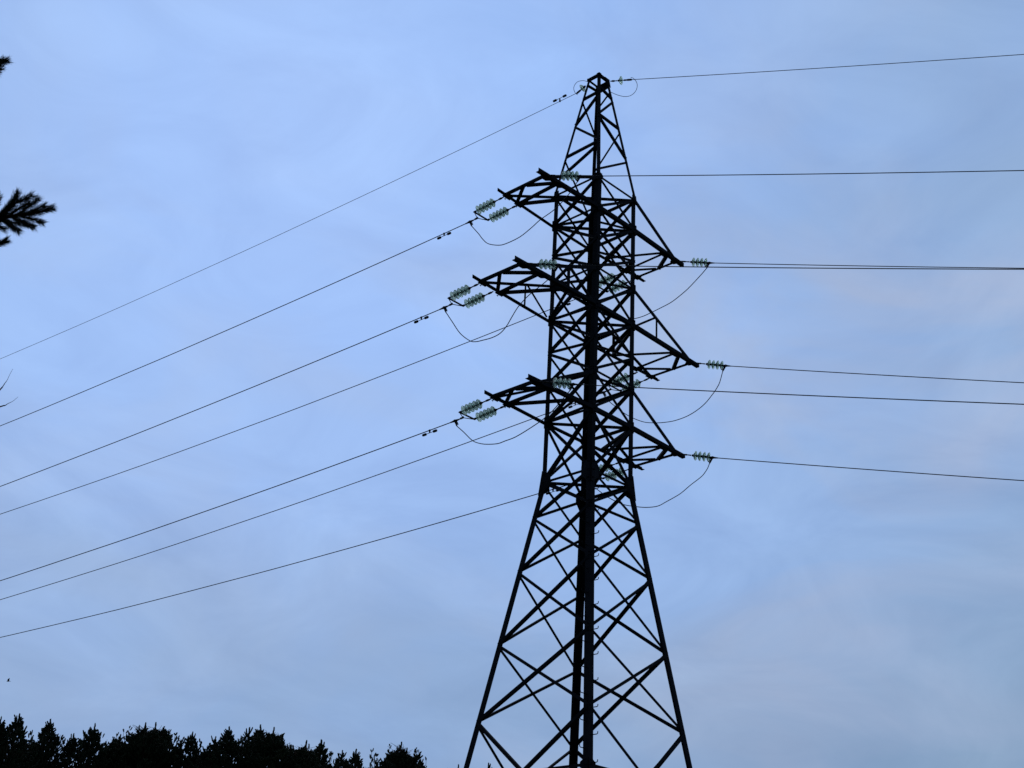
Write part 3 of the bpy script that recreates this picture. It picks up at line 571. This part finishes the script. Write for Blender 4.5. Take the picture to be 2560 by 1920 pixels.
# ------------------------------------------------------------------ trees
def shoots_mesh(mb, starts, dirs, lens, rads, rnd, blades=6, wid=.009):
    """needle-covered shoots: a plump spindle of needles with loose blades standing off it"""
    for p, d, ln, r in zip(starts, dirs, lens, rads):
        a = d.orthogonal().normalized(); b = d.cross(a); vs = []; fs = []
        n = 5; rings = [(0.0, .35), (.35, 1.0), (.9, .8)]
        for t, k in rings:
            for m in range(n):
                q = 6.283 * m / n + t; rr = r * k * rnd.uniform(.62, 1.0)
                vs.append(p + d * (ln * t) + (a * math.cos(q) + b * math.sin(q)) * rr)
        vs.append(p + d * (ln * 1.06))
        for i in range(2):
            for m in range(n): fs.append((i * n + m, i * n + (m + 1) % n, (i + 1) * n + (m + 1) % n, (i + 1) * n + m))
        for m in range(n): fs.append((2 * n + m, 2 * n + (m + 1) % n, 3 * n))
        for k in range(blades):
            q = rnd.random() * 6.283; t = (k + rnd.random()) / blades * .85
            o = a * math.cos(q) + b * math.sin(q); base = p + d * (ln * t) + o * r * .4
            tip = base + (d * rnd.uniform(.9, 1.5) + o * rnd.uniform(.7, 1.3)) * r; side = d.cross(o) * wid
            i = len(vs); vs += [base - side, base + side, tip]; fs.append((i, i + 1, i + 2))
        mb.add(vs, fs)
def pine_mesh(seed, style):
    """unit: 13 m tree; returns trunk and crown meshes"""
    rnd = random.Random(seed); Ht = 13.0; tr = MB(); cr = MB()
    bend = [V(rnd.uniform(-.12, .12), rnd.uniform(-.12, .12), 0) for _ in range(4)]
    axis = lambda z: (bend[0] * math.sin(z * .5) + bend[1] * math.cos(z * .35) + bend[2] * math.sin(z * .8)) - bend[1] * 1.0
    tr.tube([axis(z) + V(0, 0, z) for z in np.linspace(-.2, Ht - .25, 16)], [max(.012, .15 * (1 - z / Ht) ** .8 + .01) for z in np.linspace(0, Ht, 16)], 8)
    prof = {'n': lambda x: .05 + 1.8 * x ** .9, 'd': lambda x: .25 + 1.75 * x ** .55, 's': lambda x: .06 + 1.4 * x ** .9}[style]
    z = 3.2; S, Dr, Ln, Rd = [], [], [], []
    # the crown keeps inside the union of several pointed envelopes, one over each leading shoot
    tops = [(0.0, 0.0, 0.0, {'n': 1.9, 'd': 1.6, 's': 1.9}[style])]
    for k in range({'n': 5, 'd': 9, 's': 4}[style]):
        q = rnd.random() * 6.283; r = rnd.uniform(.25, {'n': .9, 'd': 1.45, 's': .8}[style])
        tops.append((math.cos(q) * r, math.sin(q) * r, (r * {'n': 1.0, 'd': .38, 's': 1.0}[style]) * rnd.uniform(.6, 1.15), rnd.uniform(1.3, 2.2)))
    def under(p, tall=0.0):
        c = axis(p.z); x_, y_ = p.x - c.x, p.y - c.y
        top = Ht - .02 + max(-h_ - k_ * math.hypot(x_ - a_, y_ - b_) for a_, b_, h_, k_ in tops) - rnd.uniform(.0, .30) - tall
        return V(p.x, p.y, min(p.z, top))
    while z < Ht - .12:
        x = (Ht - z) / 5.0                        # 0 at the top, 1 five metres down
        rmax = min(prof(min(x, 1.0)), 2.1) * (1 if x < 1 else max(.45, 1.15 - .15 * x))
        nl = rnd.randint(4, 6) if style != 's' else rnd.randint(3, 5)
        ph = rnd.random() * 6.283
        for k in range(nl):
            q = ph + 6.283 * k / nl + rnd.uniform(-.35, .35); ln = rmax * rnd.uniform(.6, 1.12)
            el = rnd.uniform(.5, .95) if x < .35 else rnd.uniform(.15, .6)
            if style == 'd': el += .15
            o = axis(z) + V(0, 0, z); h = V(math.cos(q), math.sin(q), 0); pts = []
            for j in range(6):
                t = j / 5; pts.append(o + h * (ln * t * math.cos(el)) + V(0, 0, ln * t * math.sin(el) + .18 * ln * t * t))
            pts = [under(p, .12) for p in pts]
            tr.tube(pts, [.03 * (1 - t / 6.5) * min(1, .5 + ln / 2) for t in range(6)], 4)
            ns = max(3, int(ln * {'n': 14, 'd': 16, 's': 10}[style] * (1.0 if x < .2 else 1.15 if x < .8 else .8)))
            for j in range(ns):
                t = (j + rnd.random()) / ns * .8 + .2
                i0 = min(int(t * 5), 4); p = pts[i0].lerp(pts[i0 + 1], t * 5 - i0)
                sidev = V(-h.y, h.x, 0) * rnd.choice((-1, 1)); w = (1.05 - t) * rnd.uniform(.15, .75) * min(1, ln)
                p2 = p + sidev * w + h * w * .55 + V(0, 0, w * rnd.uniform(.15, .7))
                if w > .12: tr.tube([p, p2], .007, 3)
                for m in range(2 if style == 'd' else 1 + (rnd.random() < .5)):
                    pp = p.lerp(p2, 1.0 if m == 0 else rnd.uniform(.2, .7))
                    d = (V(0, 0, 1) * rnd.uniform(.35, 1.1) + h * rnd.uniform(.1, .7) + sidev * rnd.uniform(0, .6)).normalized()
                    l_ = rnd.uniform(.10, .24); S.append(under(pp, l_ * d.z)); Dr.append(d); Ln.append(l_); Rd.append(rnd.uniform(.028, .048) * (1.0 if x < .2 else 1.25))
            d = (pts[-1] - pts[-2]).normalized() + V(0, 0, .5)
            S.append(pts[-1]); Dr.append(d.normalized()); Ln.append(rnd.uniform(.16, .34)); Rd.append(.042)
        z += rnd.uniform(.17, .27) if style == 'd' else rnd.uniform(.20, .31)
    for a_, b_, h_, k_ in tops[1:]:
        c = axis(Ht) + V(a_, b_, Ht - h_ - .42)
        o_ = axis(Ht - h_ - 1.7) + V(0, 0, Ht - h_ - 1.7)
        tr.tube([o_, o_.lerp(c, .45) + V(a_ * .18, b_ * .18, -.1), c, c + V(0, 0, .3)], [.022, .017, .011, .006], 4)
        for k in range(26):                        # a small whorled leader of its own
            dz = rnd.random() ** .8 * 1.25; q = rnd.random() * 6.283; rr = dz * rnd.uniform(.12, .48)
            S.append(c + V(-a_ * .3 * dz + math.cos(q) * rr, -b_ * .3 * dz + math.sin(q) * rr, .25 - dz + rr * .3))
            Dr.append(V(math.cos(q) * rnd.uniform(.15, .7), math.sin(q) * rnd.uniform(.15, .7), 1).normalized()); Ln.append(rnd.uniform(.10, .2)); Rd.append(rnd.uniform(.03, .045))
    for k in range(4):                             # leader
        S.append(axis(Ht - .5) + V(0, 0, Ht - .62 + .13 * k)); Dr.append(V(rnd.uniform(-.12, .12), rnd.uniform(-.12, .12), 1).normalized()); Ln.append(.2); Rd.append(.045)
    shoots_mesh(cr, S, Dr, Ln, Rd, rnd)
    Ht = max(v[2] for v in cr.v)
    return tr.mesh('trunk', BARK), cr.mesh('crown', NEEDLE if style != 'd' else LEAFY), Ht
VARIANTS = {k: [pine_mesh(s, k) for s in seeds] for k, seeds in {'n': (1, 2, 3, 4), 'd': (11, 12, 13), 's': (21, 22)}.items()}
KIND = {'n': 'pointed dark pine', 'd': 'broad bushy dark tree', 's': 'thin sparse dark pine'}
TREES = [
  (-18.77, 54.0, 12.38, "n"),
  (-17.94, 54.0, 12.53, "n"),
  (-17.48, 56.0, 12.82, "n"),
  (-15.86, 56.0, 12.72, "n"),
  (-15.20, 58.0, 12.76, "d"),
  (-14.01, 57.0, 13.08, "d"),
  (-13.70, 58.0, 13.30, "d"),
  (-13.33, 60.0, 12.98, "n"),
  (-12.26, 58.0, 13.00, "s"),
  (-11.08, 57.0, 12.63, "n"),
  (-10.81, 58.0, 13.31, "n"),
  (-10.28, 60.0, 13.76, "s"),
  (-9.80, 59.0, 13.66, "n"),
  (-8.90, 58.0, 13.33, "d"),
  (-8.59, 61.0, 13.26, "s"),
  (-7.63, 59.0, 13.06, "d"),
  (-7.50, 62.0, 13.74, "s"),
  (-6.31, 60.0, 12.97, "n"),
  (-5.80, 61.0, 13.24, "n"),
  (-4.56, 60.0, 12.88, "n"),
  (-3.88, 61.0, 13.65, "d"),
  (-3.25, 63.0, 13.30, "n"),
  (-1.37, 64.0, 13.34, "d"),
  (-0.01, 64.0, 13.48, "s"),
  (-16.77, 57.0, 12.47, "s"),
  (-18.57, 58.0, 12.45, "d"),
  (-19.73, 55.0, 12.39, "d"),
  (-1.97, 66.0, 13.24, "n"),
  (-3.08, 66.0, 13.27, "d"),
  (-5.61, 66.0, 13.59, "d"),
  (-7.18, 66.0, 13.60, "d"),
  (-13.14, 66.0, 13.83, "d"),
  (1.35, 66.0, 13.33, "n"),
  (-0.50, 67.0, 13.40, "n"),
  (-21.25, 56.0, 12.84, "n"),
]
TREE_LABELS = ['pointed dark pine in the treeline, second of its kind counted from the left', 'pointed dark pine in the treeline, third of its kind counted from the left', 'pointed dark pine in the treeline, fourth of its kind counted from the left', 'pointed dark pine in the treeline, fifth of its kind counted from the left', 'broad bushy dark tree in the treeline, third of its kind counted from the left', 'broad bushy dark tree in the treeline, fourth of its kind counted from the left', 'broad bushy dark tree in the treeline, fifth of its kind counted from the left', 'pointed dark pine in the treeline, sixth of its kind counted from the left', 'thin sparse pine in the treeline, second of its kind counted from the left', 'pointed dark pine in the treeline, seventh of its kind counted from the left', 'pointed dark pine in the treeline, eighth of its kind counted from the left', 'thin sparse pine in the treeline, third of its kind counted from the left', 'pointed dark pine in the treeline, ninth of its kind counted from the left', 'broad bushy dark tree in the treeline, seventh of its kind counted from the left', 'thin sparse pine in the treeline, fourth of its kind counted from the left', 'broad bushy dark tree in the treeline, eighth of its kind counted from the left', 'thin sparse pine in the treeline, fifth of its kind counted from the left', 'pointed dark pine in the treeline, tenth of its kind counted from the left', 'pointed dark pine in the treeline, eleventh of its kind counted from the left', 'pointed dark pine in the treeline, twelfth of its kind counted from the left', 'broad bushy dark tree in the treeline, eleventh of its kind counted from the left', 'pointed dark pine in the treeline, thirteenth of its kind counted from the left', 'broad bushy dark tree in the treeline, thirteenth of its kind counted from the left', 'thin sparse pine in the treeline, sixth of its kind counted from the left', 'thin sparse pine in the treeline, first of its kind counted from the left', 'broad bushy dark tree in the treeline, second of its kind counted from the left', 'broad bushy dark tree in the treeline, first of its kind counted from the left', 'pointed dark pine in the treeline, fourteenth of its kind counted from the left', 'broad bushy dark tree in the treeline, twelfth of its kind counted from the left', 'broad bushy dark tree in the treeline, tenth of its kind counted from the left', 'broad bushy dark tree in the treeline, ninth of its kind counted from the left', 'broad bushy dark tree in the treeline, sixth of its kind counted from the left', 'pointed dark pine in the treeline, sixteenth of its kind counted from the left', 'pointed dark pine in the treeline, fifteenth of its kind counted from the left', 'pointed dark pine in the treeline, first of its kind counted from the left']

rt = random.Random(9)
for idx, (x, y, h, k) in enumerate(TREES):
    tm, cm, Ht = VARIANTS[k][idx % len(VARIANTS[k])]
    r = empty('pine_tree' if k != 'd' else 'bushy_tree'); r.location = (x, y, 0); s = h / Ht
    r.rotation_euler = (0, 0, rt.uniform(0, 6.28)); r.scale = (s, s, s)
    link_mesh('trunk', tm, r); link_mesh('crown', cm, r)
    tag(r, TREE_LABELS[idx], 'tree', 'trees along the bottom edge')

# pine whose branch tips reach in from the side
def near_pine():
    rnd = random.Random(5); root = empty('pine_tree'); base = V(-5.15, 8.05, 0); root.location = base
    tag(root, 'nearby pine with long needled branch tips reaching into the sky at one side', 'tree')
    ax = [base + V(.35 - .09 * z + .02 * math.sin(z), .02 * math.cos(z), z) for z in np.linspace(-.1, 10.5, 18)]
    mb = MB(); mb.tube([p - base for p in ax], [.13 * (1 - i / 18) + .02 for i in range(18)], 10); mb.build('trunk', BARK, root)
    def at(z): return min(ax, key=lambda p: abs(p.z - z))
    def needles(mb, path, thick):
        L_ = sum((b - a).length for a, b in zip(path, path[1:]))
        n = int(L_ * 2000 * thick); vs = []; fs = []
        seg = []; acc = 0
        for a, b in zip(path, path[1:]): seg.append((acc, a, b)); acc += (b - a).length
        for k in range(n):
            s = acc * (1 - (rnd.random() ** 1.25) * 1.0)
            sg = [q for q in seg if q[0] <= s][-1]; d = (sg[2] - sg[1]).normalized(); p = sg[1] + d * (s - sg[0])
            a = d.orthogonal().normalized(); b = d.cross(a); q = rnd.random() * 6.283; o = a * math.cos(q) + b * math.sin(q)
            ln = rnd.uniform(.030, .062); near = 1.0 - .45 * min(1, (acc - s) / .03 if acc - s < .03 else 1)
            dr = (d * rnd.uniform(.75, 1.15) + o * rnd.uniform(.35, .95)).normalized()
            tip = p + dr * ln + V(0, 0, -.004 * rnd.random()); m = p.lerp(tip, .5) + o * .002
            sd = dr.cross(o).normalized() * .0008
            i = len(vs); vs += [p - sd, p + sd, m + sd * .9, tip, m - sd * .9]; fs.append((i, i + 1, i + 2, i + 3, i + 4))
        mb.add(vs, fs)
    groups = [(0, 13), (13, 14), (14, 17)]
    for g0, g1 in groups:
        tb = MB(); nb = MB()
        for j in range(g0, g1):
            pts = [V(*p) for p in PINE_TWIGS[j]]
            if j == g0:
                pts = [at(pts[0].z - .5).copy()] + pts
                pts[0].z = pts[1].z - .5
            path = smooth_path(pts, 5); rr = [max(.0025, (.022 if j == g0 else .006) * (1 - i / len(path)) + .002) for i in range(len(path))]
            tb.tube([p - base for p in path], rr, 6)
            vis = [p for p in path if p.x > -3.9]
            needles(nb, [p - base for p in (vis if len(vis) > 1 else path)], 1.15)
        b = tb.build('branch', BARK, root); nb.build('needles', NEEDLE, b)
    # the rest of the crown, away from the view
    for k in range(26):
        z = 3.5 + k * .26; o = at(z) - base; q = rnd.uniform(1.9, 4.6); ln = rnd.uniform(.7, 1.5) * (1.15 - z / 12)
        pts = [o, o + V(math.cos(q) * ln * .5, math.sin(q) * ln * .5, .18 * ln), o + V(math.cos(q) * ln, math.sin(q) * ln, .42 * ln)]
        tb = MB(); nb = MB(); path = smooth_path(pts, 4); tb.tube(path, [.014 * (1 - i / 10) + .003 for i in range(len(path))], 5)
        needles(nb, path[3:], .8)
        for m in range(4):
            s = path[3 + m]; e = s + V(rnd.uniform(-.25, .12), rnd.uniform(-.25, .25), rnd.uniform(.05, .25)); tb.tube([s, e], .004, 4); needles(nb, [s, e], .8)
        b = tb.build('branch', BARK, root); nb.build('needles', NEEDLE, b)
near_pine()
def bare_tree():
    root = empty('bare_sapling'); base = V(-4.1, 7.6, 0); root.location = base
    tag(root, 'leafless sapling whose two hair-thin curved twigs poke in at one side', 'tree')
    ax = [base + V(.08 * math.sin(z * .8), .05 * math.sin(z), z) for z in np.linspace(-.05, 5.4, 14)]
    mb = MB(); mb.tube([p - base for p in ax], [.035 * (1 - i / 14) + .004 for i in range(14)], 8); mb.build('trunk', TWIGBARK, root)
    rnd = random.Random(3)
    for t in BARE_TWIGS:
        pts = [V(*p) for p in t]; a = min(ax, key=lambda p: abs(p.z - pts[0].z + .35)); path = smooth_path([a] + pts, 4)
        mb = MB(); mb.tube([p - base for p in path], [.009 * (1 - i / len(path)) ** 1.9 + .0008 for i in range(len(path))], 5); mb.build('twig', TWIGBARK, root)
    for k in range(12):
        z = 2.2 + .25 * k; o = min(ax, key=lambda p: abs(p.z - z)) - base; q = rnd.uniform(2.0, 4.3); ln = rnd.uniform(.3, .8)
        pts = [o, o + V(math.cos(q) * ln * .5, math.sin(q) * ln * .5, .3 * ln), o + V(math.cos(q) * ln * .8, math.sin(q) * ln * .8, .8 * ln)]
        path = smooth_path(pts, 4); mb = MB(); mb.tube(path, [.008 * (1 - i / 9) + .0015 for i in range(len(path))], 5); mb.build('twig', TWIGBARK, root)
bare_tree()

# ------------------------------------------------------------------ bird
def bird():
    mb = MB(); S = 1.0
    mb.lathe([(-.14, .002), (-.11, .022), (-.06, .034), (0, .042), (.05, .034), (.075, .022), (.095, .024), (.115, .016), (.125, .005), (.15, .001)], 12)
    for s in (-1, 1):
        root_f, root_b = V(.06, s * .03, .02), V(-.07, s * .03, .018)
        mid_f, mid_b, tip = V(.05, s * .11, .13), V(-.09, s * .11, .12), V(-.12, s * .20, .22)
        t = V(0, 0, .008)
        mb.prism([root_f, mid_f, mid_b, root_b], [p + t for p in (root_f, mid_f, mid_b, root_b)])
        mb.prism([mid_f, tip, mid_b], [p + t for p in (mid_f, tip, mid_b)])
    tl = [V(-.10, .012, 0), V(-.10, -.012, 0), V(-.22, -.045, .0), V(-.20, 0, 0), V(-.22, .045, 0)]
    mb.prism(tl, [p + V(0, 0, .006) for p in tl])
    b = mb.build('bird', FEATHER); b.location = (-45.18, 130.0, 30.77); b.rotation_euler = (math.radians(10), math.radians(4), math.radians(195))
    b.scale = (1.1, 1.1, 1.1)
    tag(b, 'tiny dark bird flying low over the treetops', 'bird')
bird()
